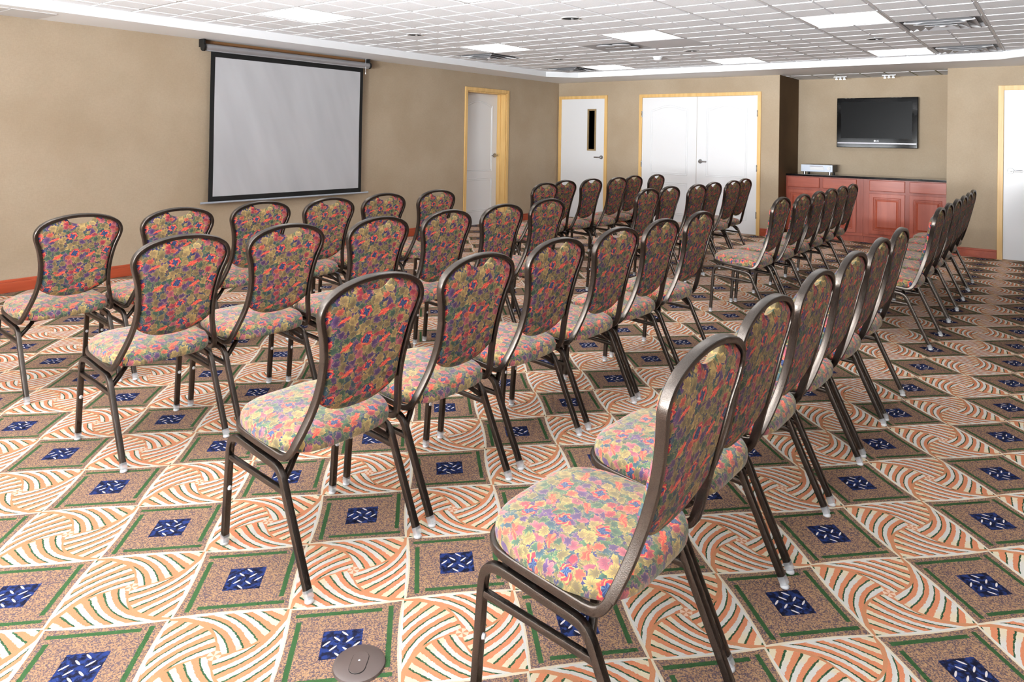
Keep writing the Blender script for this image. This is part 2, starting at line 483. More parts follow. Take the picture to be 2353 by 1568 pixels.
# tiled ceiling: scored lay-in tiles modelled as small bevelled pads on a grid
LIGHTX = [3.49, 6.11, 8.73]; LIGHTX_ALL = [-1.75 + 2.62 * 0, 0.87] + LIGHTX
LIGHTY = [1.165, 3.13, 5.095]
light_cells = [(x, y) for x in LIGHTX_ALL for y in LIGHTY if x > -1.8]
vent_cells = [(6.765, 0.51), (8.73, 0.51), (6.765, 5.75), (8.73, 5.75)]
fan_cell = (6.765, 3.785); blank_cell = (6.765, 3.13)
skip = set()
def cell_id(x, y): return (round((x - TX0) / TP), round((y - TY0) / TP))
for c in light_cells + vent_cells + [fan_cell, blank_cell]: skip.add(cell_id(*c))
skip = {(round((x - TX0) / TP + 1e-6), round((y - TY0) / TP + 1e-6)) for x, y in light_cells + vent_cells + [fan_cell, blank_cell]}
bm = bmesh.new(); back = ZC + 0.003
i0, i1 = int(math.floor((TX_0 - TX0) / TP)), int(math.ceil((TX1 - TX0) / TP))
j0, j1 = int(math.floor((TY_0 - TY0) / TP)), int(math.ceil((TY1 - TY0) / TP))
for i in range(i0, i1):
    for j in range(j0, j1):
        if (i, j) in skip: continue
        for a in (0, 1):
            for b in (0, 1):
                x0 = TX0 + i * TP + a * TP / 2 + (0.014 if a == 0 else 0.005); x1 = TX0 + i * TP + (a + 1) * TP / 2 - (0.014 if a == 1 else 0.005)
                y0 = TY0 + j * TP + b * TP / 2 + (0.014 if b == 0 else 0.005); y1 = TY0 + j * TP + (b + 1) * TP / 2 - (0.014 if b == 1 else 0.005)
                x1 = min(x1, TX1 + 0.05); y1 = min(y1, TY1 + 0.05); x0 = max(x0, TX_0 - 0.05); y0 = max(y0, TY_0 - 0.05)
                if x1 - x0 < 0.02 or y1 - y0 < 0.02: continue
                s = 0.006
                t = [bm.verts.new(p) for p in ((x0, y0, back), (x1, y0, back), (x1, y1, back), (x0, y1, back))]
                l = [bm.verts.new(p) for p in ((x0 + s, y0 + s, ZC - 0.006), (x1 - s, y0 + s, ZC - 0.006), (x1 - s, y1 - s, ZC - 0.006), (x0 + s, y1 - s, ZC - 0.006))]
                bm.faces.new(l[::-1])
                for k in range(4): bm.faces.new((t[k], t[(k + 1) % 4], l[(k + 1) % 4], l[k]))
# deck above, with holes at the fixture cells: cells drawn one by one
for i in range(i0, i1):
    for j in range(j0, j1):
        if (i, j) in skip: continue
        x, y = TX0 + i * TP, TY0 + j * TP
        vs = [bm.verts.new(p) for p in ((x, y, back), (x, y + TP, back), (x + TP, y + TP, back), (x + TP, y, back))]
        bm.faces.new(vs)
bm.normal_update()
me = bpy.data.meshes.new('ceiling'); bm.to_mesh(me); bm.free(); me.materials.append(M['ceiling_tile'])
ceil = bpy.data.objects.new('ceiling', me); COL.objects.link(ceil); ceil['kind'] = 'structure'
# T-bar grid
bm = bmesh.new()
for i in range(i0, i1 + 1):
    x = TX0 + i * TP
    if TX_0 < x < TX1: box(bm, x - 0.008, TY_0 - 0.02, ZC - 0.001, x + 0.008, TY1 + 0.02, ZC + 0.012)
for j in range(j0, j1 + 1):
    y = TY0 + j * TP
    if TY_0 < y < TY1: box(bm, TX_0 - 0.02, y - 0.008, ZC - 0.001, TX1 + 0.02, y + 0.008, ZC + 0.012)
struct('ceiling_grid', bm, 'grid_white')
# roof deck closing the plenum above the fixtures
struct('ceiling_deck', B((RX - 0.15, RY - 0.12, 2.75, 11.5, WY + 0.25, 2.8)), 'white_paint')
# recessed tile strip in the soffit over the near end of the screen wall
bm = bmesh.new()
for k in range(6):
    x1 = 2.31 - k * 0.33; box(bm, x1 - 0.322, 6.76, ZS - 0.006, x1, 7.215, ZS + 0.01)
struct('ceiling_panel', bm, 'grid_white', bevel=0.002)
# alcove ceiling: lay-in tiles
bm = bmesh.new()
ys = [3.30, 3.22, 2.91, 2.585, 2.26, 1.95, 1.635, 1.33, 1.165]
for a, b in zip(ys, ys[1:]): box(bm, 10.63, b + 0.012, ZS - 0.004, AX, a - 0.012, ZS + 0.01)
struct('ceiling_alcove', bm, 'ceiling_tile')
struct('trim_alcove_grid', B((10.617, AY0, ZS + 0.0005, AX, AY1, ZS + 0.012)), 'seal_green')

# baseboards
def base_x(name, segs):   # along x on the screen wall
    bm = bmesh.new()
    for a, b in segs: box(bm, a, WY - 0.014, 0, b, WY, 0.088); box(bm, a, WY - 0.008, 0.088, b, WY, 0.113)
    struct(name, bm, 'baseboard_wood', bevel=0.003)
base_x('baseboard_left', [(RX, 7.89), (8.95, BX)])
bm = bmesh.new()
for a, b in ((RY, -0.43), (0.62, AY0), (AY1, 3.565), (5.6, 6.21)):
    box(bm, BX - 0.014, a, 0, BX, b, 0.088); box(bm, BX - 0.008, a, 0.088, BX, b, 0.113)
struct('baseboard_back', bm, 'baseboard_wood', bevel=0.003)

# ------------------------------------------------------------------ doors
def casing(name_parent, plane, lo, hi, top, w, axis, sign, depth=0.02, jamb=0.12):
    """casing of three boards around an opening [lo,hi] x [0,top]"""
    bm = bmesh.new()
    segs = [(lo - w, lo, 0, top + w), (hi, hi + w, 0, top + w), (lo, hi, top, top + w)]
    for a, b, z0, z1 in segs:
        p0, p1 = sorted((plane, plane - sign * depth))
        if axis == 'x': box(bm, a, p0, z0, b, p1, z1)      # opening runs along x, wall plane is y
        else: box(bm, p0, a, z0, p1, b, z1)
    return bm

def arch_panel(u0, u1, z0, z1, rise):
    """outline (u,z) with a cathedral arch on top"""
    pts = [(u0, z0), (u1, z0), (u1, z1)]
    n = 16
    for i in range(1, n):
        t = i / n; u = u1 + (u0 - u1) * t
        h = 0.5 - 0.5 * math.cos(2 * PI * t) ; pts.append((u, z1 + rise * (h ** 0.8)))
    pts.append((u0, z1)); return pts

def mould(bm, pts, to3, nrm, w=0.016, h=0.006):
    path = [to3(*p) for p in pts]
    sweep(bm, path, nrm, [(-w / 2, -0.001), (-w / 4, h), (w / 4, h), (w / 2, -0.001)], closed=True)

def lever(parent, pos, out, along):
    """round rose and lever; out = unit out of door, along = lever direction"""
    bm = bmesh.new(); p = Vector(pos); o_ = Vector(out); a_ = Vector(along)
    cyl(bm, p, o_, 0.036, 0.014, 24, 0.030); cyl(bm, p + o_ * 0.012, o_, 0.014, 0.04, 16)
    path = [p + o_ * 0.05 - a_ * 0.01, p + o_ * 0.052 + a_ * 0.03, p + o_ * 0.05 + a_ * 0.08, p + o_ * 0.048 + a_ * 0.12]
    sweep(bm, path, (0, 0, 1), rrect(0.012, 0.022, 0.004))
    return link('door_handle', bm, 'chrome', parent, smooth=True, auto=0.7)

def hinges(parent, pts, sz):
    for p in pts:
        bm = bmesh.new(); box(bm, p[0] - sz[0], p[1] - sz[1], p[2] - 0.05, p[0] + sz[0], p[1] + sz[1], p[2] + 0.05)
        for k in (-0.033, 0.033): cyl(bm, (p[0], p[1], p[2] + k - 0.012), 'z', max(sz[0], sz[1]) * 1.1, 0.024, 10)
        link('hinge', bm, 'chrome', parent)

# door 1 : single door set deep in the screen wall
d = empty('door_1', (8.43, WY, 0)); d['kind'] = 'structure'; inv = -Vector(d.location)
def L(bm, root):   # to local space of root
    bmesh.ops.translate(bm, vec=-Vector(root.location), verts=bm.verts); return bm
lo, hi, top = D1
link('door_frame', L(casing(d, WY, lo, hi, top, 0.055, 'x', 1, 0.018), d), 'maple', d, bevel=0.002)
bm = B((lo, WY, 0, lo + 0.02, WY + 0.2, top), (hi - 0.02, WY, 0, hi, WY + 0.2, top), (lo + 0.02, WY, top - 0.02, hi - 0.02, WY + 0.2, top),
       (lo + 0.02, WY + 0.1, 0, lo + 0.032, WY + 0.165, top - 0.02), (hi - 0.034, WY + 0.1, 0, hi - 0.02, WY + 0.165, top - 0.02))
link('door_jamb', L(bm, d), 'maple', d, bevel=0.002)
sy = WY + 0.165
bm = B((lo + 0.022, sy, 0.008, hi - 0.022, sy + 0.04, top - 0.022))
to3 = lambda u, z: (u, sy, z)
pu0, pu1 = lo + 0.14, hi - 0.15
for dd in (0.0, 0.022):
    mould(bm, arch_panel(pu0 + dd, pu1 - dd, 0.85 + dd, 1.90 - dd, 0.075), to3, (0, -1, 0))
    mould(bm, [(pu0 + dd, 0.22 + dd), (pu1 - dd, 0.22 + dd), (pu1 - dd, 0.735 - dd), (pu0 + dd, 0.735 - dd)], to3, (0, -1, 0))
link('door_slab', L(bm, d), 'door_white', d)
h = lever(d, (0, 0, 0), (0, -1, 0), (-1, 0, 0)); h.location = Vector((hi - 0.085, sy, 1.10)) - d.location

# door 2 : flush door with narrow window, far wall
d = empty('door_2', (BX, 6.72, 0)); d['kind'] = 'structure'
lo, hi, top = 6.268, 7.165, 2.09
link('door_frame', L(casing(d, BX, lo, hi, top, 0.055, 'y', 1, 0.02), d), 'maple', d, bevel=0.002)
wy0, wy1, wz0, wz1 = 6.435, 6.612, 1.19, 1.915
sx = BX - 0.006
bm = B((sx, lo, 0.008, BX + 0.03, wy0, top), (sx, wy1, 0.008, BX + 0.03, hi, top), (sx, wy0, 0.008, BX + 0.03, wy1, wz0), (sx, wy0, wz1, BX + 0.03, wy1, top))
link('door_slab', L(bm, d), 'door_white', d)
bm = B((sx - 0.012, wy0, wz0, sx + 0.004, wy0 + 0.03, wz1), (sx - 0.012, wy1 - 0.03, wz0, sx + 0.004, wy1, wz1), (sx - 0.012, wy0 + 0.03, wz0, sx + 0.004, wy1 - 0.03, wz0 + 0.03), (sx - 0.012, wy0 + 0.03, wz1 - 0.03, sx + 0.004, wy1 - 0.03, wz1))
plain('window_bead', lin(150, 128, 92), 0.5)
link('vision_frame', L(bm, d), 'window_bead', d, bevel=0.002)
link('window_pane', L(B((sx + 0.006, wy0, wz0, sx + 0.01, wy1, wz1)), d), 'black_gloss', d)
h = lever(d, (0, 0, 0), (-1, 0, 0), (0, 1, 0)); h.location = Vector((sx, 6.325, 1.08)) - d.location

# door 3 : double panelled doors
d = empty('door_3', (BX, 4.58, 0)); d['kind'] = 'structure'
lo, hi, top = 3.618, 5.545, 2.092
link('door_frame', L(casing(d, BX, lo, hi, top, 0.053, 'y', 1, 0.02), d), 'maple', d, bevel=0.002)
for (a, b) in ((lo + 0.003, 4.578), (4.584, hi - 0.003)):
    bm = B((sx, a, 0.01, BX + 0.03, b, top - 0.003)); to3 = lambda u, z: (sx, u, z)
    q0, q1 = a + 0.155, b - 0.155
    for dd in (0.0, 0.024):
        mould(bm, arch_panel(q0 + dd, q1 - dd, 0.845 + dd, 1.895 - dd, 0.065), to3, (-1, 0, 0))
        mould(bm, [(q0 + dd, 0.21 + dd), (q1 - dd, 0.21 + dd), (q1 - dd, 0.715 - dd), (q0 + dd, 0.715 - dd)], to3, (-1, 0, 0))
    link('door_leaf', L(bm, d), 'door_white', d)
h = lever(d, (0, 0, 0), (-1, 0, 0), (0, -1, 0)); h.location = Vector((sx, 4.515, 1.073)) - d.location
hinges(d, [Vector((BX - 0.018, yy, zz)) - d.location for yy in (lo, hi) for zz in (0.3, 1.0, 1.82)], (0.008, 0.006))

# door 4 : plain door at the right edge
d = empty('door_4', (BX, 0.1, 0)); d['kind'] = 'structure'
lo, hi, top = -0.37, 0.56, 2.085
link('door_frame', L(casing(d, BX, lo, hi, top, 0.058, 'y', 1, 0.02), d), 'maple', d, bevel=0.002)
link('door_slab', L(B((sx, lo, 0.01, BX + 0.03, hi - 0.004, top)), d), 'door_white', d)
h = lever(d, (0, 0, 0), (-1, 0, 0), (0, -1, 0)); h.location = Vector((sx, 0.485, 1.095)) - d.location

# ------------------------------------------------------------------ projector screen
ps = empty('projector_screen', (4.88, WY - 0.08, 0.66))
tag(ps, 'large pull-down projector screen with black border hanging on the tan wall', 'projector screen')
ys = WY - 0.08
bm = bmesh.new(); cyl(bm, (3.80, ys, 2.298), 'x', 0.036, 2.17, 32); box(bm, 3.82, ys - 0.02, 2.258, 5.96, ys + 0.02, 2.27)
link('housing', L(bm, ps), 'grey_aluminium', ps, smooth=True, auto=0.6)
for x in (3.783, 5.972):
    bm = bmesh.new(); cyl(bm, (x - 0.008 if x < 5 else x - 0.004, ys, 2.298), 'x', 0.043, 0.024, 24)
    box(bm, x - 0.006, ys - 0.02, 2.30, x + 0.014, WY, 2.382)
    link('end_bracket', L(bm, ps), 'black_matte', ps, bevel=0.002)
X0, X1, Z0, Z1 = 3.868, 5.886, 0.675, 2.278
x0, x1, z0, z1 = 3.918, 5.840, 0.728, 2.205
def sheet(bm, a, b, c, d_, y, wav=0.004):
    nx, nz = 30, 24; g_ = []
    for i in range(nx + 1):
        r_ = []
        for j in range(nz + 1):
            u = a + (b - a) * i / nx; w = c + (d_ - c) * j / nz
            r_.append(bm.verts.new((u, y + wav * math.sin(u * 7 + w * 3) * math.sin(PI * (w - Z0) / (Z1 - Z0)), w)))
        g_.append(r_)
    for i in range(nx):
        for j in range(nz): bm.faces.new((g_[i][j], g_[i + 1][j], g_[i + 1][j + 1], g_[i][j + 1]))
bm = bmesh.new(); sheet(bm, x0, x1, z0, z1, ys); link('screen_surface', L(bm, ps), 'screen_cloth', ps, smooth=True)
bm = bmesh.new()
for a, b, c, d_ in ((X0, x0, Z0, Z1), (x1, X1, Z0, Z1), (x0, x1, Z0, z0), (x0, x1, z1, Z1)): sheet(bm, a, b, c, d_, ys)
link('black_border', L(bm, ps), 'black_cloth', ps, smooth=True)
bm = bmesh.new(); cyl(bm, (3.79, ys, 0.664), 'x', 0.011, 2.21, 16)
link('weight_bar', L(bm, ps), 'silver_plastic', ps, smooth=True, auto=0.6)
bm = bmesh.new(); cyl(bm, (5.90, ys - 0.03, 2.20), 'z', 0.002, 0.19, 8); cyl(bm, (5.90, ys - 0.03, 2.18), 'z', 0.006, 0.02, 10)
link('hanging_hook', L(bm, ps), 'frosted_white', ps)

# plain brown strip behind the housing
o = link('mounting_board', B((3.80, WY - 0.02, 2.30, 5.96, WY, 2.375)), 'batten_wood')
tag(o, 'long thin wooden batten behind the projector screen housing', 'wooden board')

# ------------------------------------------------------------------ television
tv = empty('television', (AX - 0.02, 2.16, 1.70))
tag(tv, 'flat black wall television with glossy bezel in the alcove', 'television')
fx = AX - 0.10
y0, y1, z0, z1 = 1.617, 2.703, 1.336, 2.072
bm = B((fx, y0, z0, fx + 0.075, y1, z1)); link('bezel', L(bm, tv), 'black_gloss', tv, bevel=0.008)
link('screen_panel', L(B((fx - 0.0015, 1.69, 1.473, fx + 0.01, 2.643, 2.008)), tv), 'tv_panel', tv)
link('speaker_bar', L(B((fx - 0.004, 1.633, 1.392, fx + 0.01, 2.69, 1.412)), tv), 'tv_bar', tv, bevel=0.002)
link('wall_mount', L(B((fx + 0.075, 1.95, 1.55, AX, 2.37, 1.85)), tv), 'dark_metal', tv)
# round logo and letters
bm = bmesh.new(); cyl(bm, (fx - 0.003, 2.175, 1.438), 'x', 0.0125, 0.004, 20)
link('logo_disc', L(bm, tv), 'logo_silver', tv)
cu = bpy.data.curves.new('brand_letters', 'FONT'); cu.body = 'LG'; cu.size = 0.03; cu.extrude = 0.001; cu.align_x = 'LEFT'; cu.align_y = 'CENTER'
cu.materials.append(M['logo_silver'])
tmp = bpy.data.objects.new('tmp_letters', cu); COL.objects.link(tmp)
bpy.context.view_layer.update()
lm = bpy.data.meshes.new_from_object(tmp.evaluated_get(bpy.context.evaluated_depsgraph_get())); bpy.data.objects.remove(tmp)
o = bpy.data.objects.new('brand_letters', lm); COL.objects.link(o); o.parent = tv
o.rotation_euler = (PI / 2, 0, -PI / 2); o.location = Vector((fx - 0.003, 2.158, 1.438)) - tv.location

# ------------------------------------------------------------------ cabinets, worktop, media player
CX = 10.75
def raised_front(bm, x, ya, yb, za, zb, frame=0.055, t=0.02, field=True):
    box(bm, x - t, ya, za, x, yb, zb)
    if field:
        f = frame
        for dd, h_ in ((0.0, 0.004), (0.02, 0.003)):
            p = [(ya + f + dd, za + f + dd), (yb - f - dd, za + f + dd), (yb - f - dd, zb - f - dd), (ya + f + dd, zb - f - dd)]
            mould(bm, p, lambda u, z: (x - t, u, z), (-1, 0, 0), 0.016, h_ + 0.003)
        a = [bm.verts.new((x - t - 0.0005, u, z)) for u, z in ((ya + f + 0.03, za + f + 0.03), (yb - f - 0.03, za + f + 0.03), (yb - f - 0.03, zb - f - 0.03), (ya + f + 0.03, zb - f - 0.03))]
        b = [bm.verts.new((x - t - 0.007, u, z)) for u, z in ((ya + f + 0.05, za + f + 0.05), (yb - f - 0.05, za + f + 0.05), (yb - f - 0.05, zb - f - 0.05), (ya + f + 0.05, zb - f - 0.05))]
        bm.faces.new(b)
        for k in range(4): bm.faces.new((a[k], a[(k + 1) % 4], b[(k + 1) % 4], b[k]))
units = [(2.223, 3.296, [(2.815, 3.275), (2.31, 2.767)], 'left of the pair, under the media player'),
         (1.169, 2.221, [(1.694, 2.141), (1.20, 1.637)], 'right one of the pair')]
for k, (ya, yb, cols, where) in enumerate(units):
    c = empty('base_cabinet', (CX + 0.25, (ya + yb) / 2, 0))
    tag(c, 'cherry wood base cabinet with raised panel doors, ' + where, 'cabinet', 'cherry base cabinets in the alcove')
    bm = B((CX, ya, 0.09, AX - 0.005, yb, 0.899)); link('carcass', L(bm, c), 'cherry_dark', c)
    link('toe_kick', L(B((CX + 0.05, ya, 0.0, AX - 0.005, yb, 0.09)), c), 'cherry', c)
    link('base_rail', L(B((CX - 0.004, ya, 0.09, CX, yb, 0.125)), c), 'cherry_side', c, bevel=0.002)
    for (p, q) in cols:
        bm = B((CX - 0.018, p, 0.735, CX, q, 0.885)); link('drawer', L(bm, c), 'cherry_side', c, bevel=0.006)
        bm = bmesh.new(); raised_front(bm, CX, p, q, 0.135, 0.70); link('cabinet_door', L(bm, c), 'cherry', c, bevel=0.003)
o = link('worktop', B((CX - 0.03, AY0 + 0.003, 0.90, AX - 0.003, AY1 - 0.006, 0.93)), 'granite', bevel=0.004)
tag(o, 'polished black granite worktop running over both cherry cabinets', 'worktop')
mp = empty('media_player', (11.0, 2.89, 0.93))
tag(mp, 'silver video player on the left end of the black worktop', 'media player')
px0, px1, py0, py1 = 10.86, 11.15, 2.665, 3.115
link('case', L(B((px0 + 0.012, py0, 0.962, px1, py1, 1.068)), mp), 'dark_metal', mp, bevel=0.003)
link('front_panel', L(B((px0, py0, 0.966, px0 + 0.012, py1, 1.07)), mp), 'silver_plastic', mp, bevel=0.003)
link('disc_tray', L(B((px0 - 0.004, 2.78, 0.995, px0, 2.98, 1.035)), mp), 'frosted_white', mp, bevel=0.001)
link('display_window', L(B((px0 - 0.002, 2.80, 1.040, px0, 2.99, 1.055)), mp), 'tv_bar', mp)
bm = bmesh.new(); cyl(bm, (px0 - 0.012, 2.715, 1.022), 'x', 0.024, 0.012, 24); link('dial', L(bm, mp), 'frosted_white', mp, smooth=True, auto=0.6)
for yy in (2.71, 3.07):
    for xx in (px0 + 0.03, px1 - 0.03):
        bm = bmesh.new(); cyl(bm, (xx, yy, 0.93), 'z', 0.018, 0.034, 16); link('foot', L(bm, mp), 'chrome' if xx < 11 else 'dark_metal', mp)

# ------------------------------------------------------------------ ceiling fixtures
rows_y = {1.165: 'nearest the plain door', 3.13: 'middle line', 5.095: 'nearest the projector screen'}
LN = {0.87: 'behind the view over the nearest chairs', 3.49: 'closest to the camera', 6.11: 'mid ceiling', 8.73: 'close to the far wall'}
def make_light():
    r = empty('ceiling_light', (0, 0, ZC)); i = 0.03; w = TP
    bm = B((i * 0.3, i * 0.3, -0.004, i, w - i * 0.3, 0.012), (w - i, i * 0.3, -0.004, w - i * 0.3, w - i * 0.3, 0.012), (i, i * 0.3, -0.004, w - i, i, 0.012), (i, w - i, -0.004, w - i, w - i * 0.3, 0.012))
    link('frame', bm, 'grid_white', r, bevel=0.002)
    link('diffuser', B((i, i, 0.006, w - i, w - i, 0.014)), 'troffer_diffuser', r)
    link('housing', B((0.01, 0.01, 0.016, w - 0.01, w - 0.01, 0.09)), 'white_paint', r)
    return r
proto = make_light(); first = True
for x in LIGHTX_ALL:
    if x < -1.8 : continue
    for y in LIGHTY:
        o = proto if first else copy_tree(proto); first = False
        o.location = (x, y, ZC)
        lab = 'square lit ceiling panel, %s, on the line %s' % (LN.get(x, 'behind the camera').replace('behind the view over the nearest chairs', 'over the nearest chairs'), rows_y[y])
        if abs(y - 3.13) < .01: lab = 'square lit ceiling panel, %s, middle line of lights' % LN.get(x, 'behind the camera')
        tag(o, lab, 'ceiling light', 'square recessed ceiling lights')

def make_vent():
    r = empty('ceiling_vent', (0, 0, ZC)); w = TP; c = w / 2
    bm = bmesh.new(); box(bm, 0.01, 0.01, 0.03, w - 0.01, w - 0.01, 0.036); link('backing', bm, 'vent_grey', r)
    bm = B((0.008, 0.008, -0.003, 0.03, w - 0.008, 0.032), (w - 0.03, 0.008, -0.003, w - 0.008, w - 0.008, 0.032), (0.03, 0.008, -0.003, w - 0.03, 0.03, 0.032), (0.03, w - 0.03, -0.003, w - 0.03, w - 0.008, 0.032))
    link('frame', bm, 'vent_grey', r, bevel=0.002)
    for (ro, ri, zo, zi) in ((0.27, 0.19, -0.014, 0.024), (0.20, 0.12, -0.026, 0.012), (0.125, 0.04, -0.032, 0.004)):
        bm = bmesh.new()
        A_ = [bm.verts.new((c + sx_ * ro, c + sy_ * ro, zo)) for sx_, sy_ in ((-1, -1), (1, -1), (1, 1), (-1, 1))]
        B_ = [bm.verts.new((c + sx_ * ri, c + sy_ * ri, zi)) for sx_, sy_ in ((-1, -1), (1, -1), (1, 1), (-1, 1))]
        for k in range(4): bm.faces.new((A_[k], A_[(k + 1) % 4], B_[(k + 1) % 4], B_[k]))
        o = link('louvre', bm, 'vent_grey', r); md = o.modifiers.new('s', 'SOLIDIFY'); md.thickness = 0.003
    bm = bmesh.new()
    for k in range(4):
        t = PI / 4 + k * PI / 2; dx, dy = math.cos(t), math.sin(t)
        sweep(bm, [(c + dx * 0.03, c + dy * 0.03, 0.0), (c + dx * 0.37, c + dy * 0.37, -0.012)], (0, 0, 1), rrect(0.004, 0.016, 0.001, 1))
    link('corner_vane', bm, 'grid_white', r)
    bm = bmesh.new(); cyl(bm, (c, c, -0.03), 'z', 0.022, 0.04, 16, 0.045); link('damper_hub', bm, 'grid_white', r, smooth=True, auto=0.6)
    return r
vl = {(6.765, 0.51): 'grey square louvred ceiling vent at the right, the nearer of two', (8.73, 0.51): 'grey square louvred ceiling vent at the right, tucked beside the far soffit',
      (6.765, 5.75): 'grey square louvred ceiling vent beside the lit panel near the screen wall', (8.73, 5.75): 'grey square louvred ceiling vent in the far left tray corner'}
proto = make_vent(); first = True
for c_, lab in vl.items():
    o = proto if first else copy_tree(proto); first = False
    o.location = (*c_, ZC); tag(o, lab, 'ceiling vent', 'square louvred ceiling vents')

# petal diffuser
r = empty('ceiling_diffuser', (fan_cell[0], fan_cell[1], ZC)); tag(r, 'pale square ceiling diffuser with round petal scoops beside the blank panel', 'ceiling diffuser')
w = TP; c = w / 2
bm = bmesh.new(); n = 24; g_ = []
for i in range(n + 1):
    rr = []
    for j in range(n + 1):
        x, y = 0.012 + (w - 0.024) * i / n, 0.012 + (w - 0.024) * j / n
        e = max(abs(x - c), abs(y - c)) / (c - 0.012); z = 0.03 * math.cos(e * PI / 2) ** 0.7 if e < 1 else 0
        rr.append(bm.verts.new((x, y, z + 0.0)))
    g_.append(rr)
for i in range(n):
    for j in range(n): bm.faces.new((g_[i][j], g_[i + 1][j], g_[i + 1][j + 1], g_[i][j + 1]))
link('dished_panel', bm, 'vent_grey', r, smooth=True)
for k in range(4):
    t = PI / 4 + k * PI / 2; bm = bmesh.new()
    cx_, cy_ = c + 0.145 * math.cos(t), c + 0.145 * math.sin(t)
    lathe(bm, (cx_, cy_, 0.0), [(0.112, 0.006), (0.106, -0.003), (0.06, -0.007), (0.001, -0.008)], 28)
    link('petal', bm, 'vent_grey', r, smooth=True)
r = link('ceiling_blank_panel', B((0.012, 0.012, -0.004, w - 0.012, w - 0.012, 0.006)), 'blank_tile', bevel=0.003, loc=(blank_cell[0], blank_cell[1], ZC))
tag(r, 'plain grey unscored ceiling panel next to a lit panel', 'ceiling panel')

# recessed can lights (unlit)
def make_can():
    r = empty('recessed_downlight', (0, 0, ZC - 0.006)); n = 28
    bm = bmesh.new(); lathe(bm, (0, 0, 0), [(0.088, 0.0), (0.088, -0.005), (0.074, -0.006), (0.070, 0.0)], n); link('trim_ring', bm, 'can_trim', r, smooth=True)
    bm = bmesh.new(); lathe(bm, (0, 0, 0), [(0.073, -0.003), (0.070, -0.0025)], n); link('dark_opening', bm, 'void_black', r)
    bm = bmesh.new(); cyl(bm, (0.018, -0.004, -0.006), 'z', 0.012, 0.003, 12); link('bulb_face', bm, 'can_trim', r)
    return r
cans = {(5.13, 5.42): 'dark round recessed downlight nearest the camera on the projector screen side', (5.13, 3.457): 'dark round recessed downlight nearest the camera in the centre',
        (7.75, 5.42): 'dark round recessed downlight far along the projector screen side', (7.75, 3.5): 'dark round recessed downlight by the smoke detector', (7.75, 1.50): 'dark round recessed downlight between two lit panels at the right'}
proto = make_can(); first = True
for c_, lab in cans.items():
    o = proto if first else copy_tree(proto); first = False
    o.location = (*c_, ZC - 0.006); tag(o, lab, 'downlight', 'round recessed downlights')
r = empty('smoke_detector', (8.13, 4.13, ZC - 0.006)); tag(r, 'small round white smoke detector on the ceiling', 'smoke detector')
bm = bmesh.new(); lathe(bm, (0, 0, 0), [(0.062, 0.0), (0.062, -0.014), (0.058, -0.02)], 28); link('base', bm, 'frosted_white', r, smooth=True, auto=0.6)
bm = bmesh.new(); lathe(bm, (0, 0, 0), [(0.054, -0.018), (0.054, -0.032), (0.046, -0.044), (0.02, -0.05), (0.001, -0.051)], 28); link('cover', bm, 'frosted_white', r, smooth=True)

# alcove triple spot fixtures
for k, (yy, lab) in enumerate(((2.605, 'triple spotlight on the alcove ceiling, left one above the television'), (1.955, 'triple spotlight on the alcove ceiling, right one above the television'))):
    r = empty('spotlight_fixture', (11.0, yy, ZS)); tag(r, lab, 'spotlight', 'triple alcove spotlights')
    link('mounting_plate', B((-0.02, -0.09, -0.016, 0.02, 0.09, -0.004)), 'frosted_white', r, bevel=0.002)
    for q in (-0.055, 0, 0.055):
        bm = bmesh.new(); cyl(bm, (0, q, -0.045), 'z', 0.020, 0.03, 16, 0.012); s_ = link('spot_head', bm, 'frosted_white', r, smooth=True, auto=0.6)
        bm = bmesh.new(); cyl(bm, (0, q, -0.048), 'z', 0.015, 0.003, 16); link('bulb', bm, 'spot_bulb', s_)

# floor outlet cover
r = empty('floor_outlet_cover', (1.248, 1.488, 0.0)); tag(r, 'round brown floor outlet cover on the carpet at the bottom edge', 'floor outlet')
bm = bmesh.new(); lathe(bm, (0, 0, 0), [(0.070, 0.0), (0.068, 0.006), (0.060, 0.010), (0.001, 0.010)], 40); link('cover_plate', bm, 'plate_brown', r, smooth=True, auto=0.5)
def stadium(l, rad, n=10):
    return [(l / 2 + rad * math.cos(t), rad * math.sin(t)) for t in [(-PI / 2 + PI * i / n) for i in range(n + 1)]] + [(-l / 2 + rad * math.cos(t), rad * math.sin(t)) for t in [(PI / 2 + PI * i / n) for i in range(n + 1)]]
bm = bmesh.new(); poly_prism(bm, stadium(0.036, 0.0225), 0.0102, 0.0108); o = link('groove', bm, 'void_black', r); o.rotation_euler.z = 0.62; o.location = (-0.004, -0.004, 0)
bm = bmesh.new(); poly_prism(bm, stadium(0.036, 0.0213), 0.0105, 0.0124); o = link('flip_lid', bm, 'plate_brown', r, bevel=0.001); o.rotation_euler.z = 0.62; o.location = (-0.004, -0.004, 0)
bm = bmesh.new(); cyl(bm, (0.0, 0.0, 0.012), 'z', 0.003, 0.0012, 12); link('screw', bm, 'logo_silver', r)

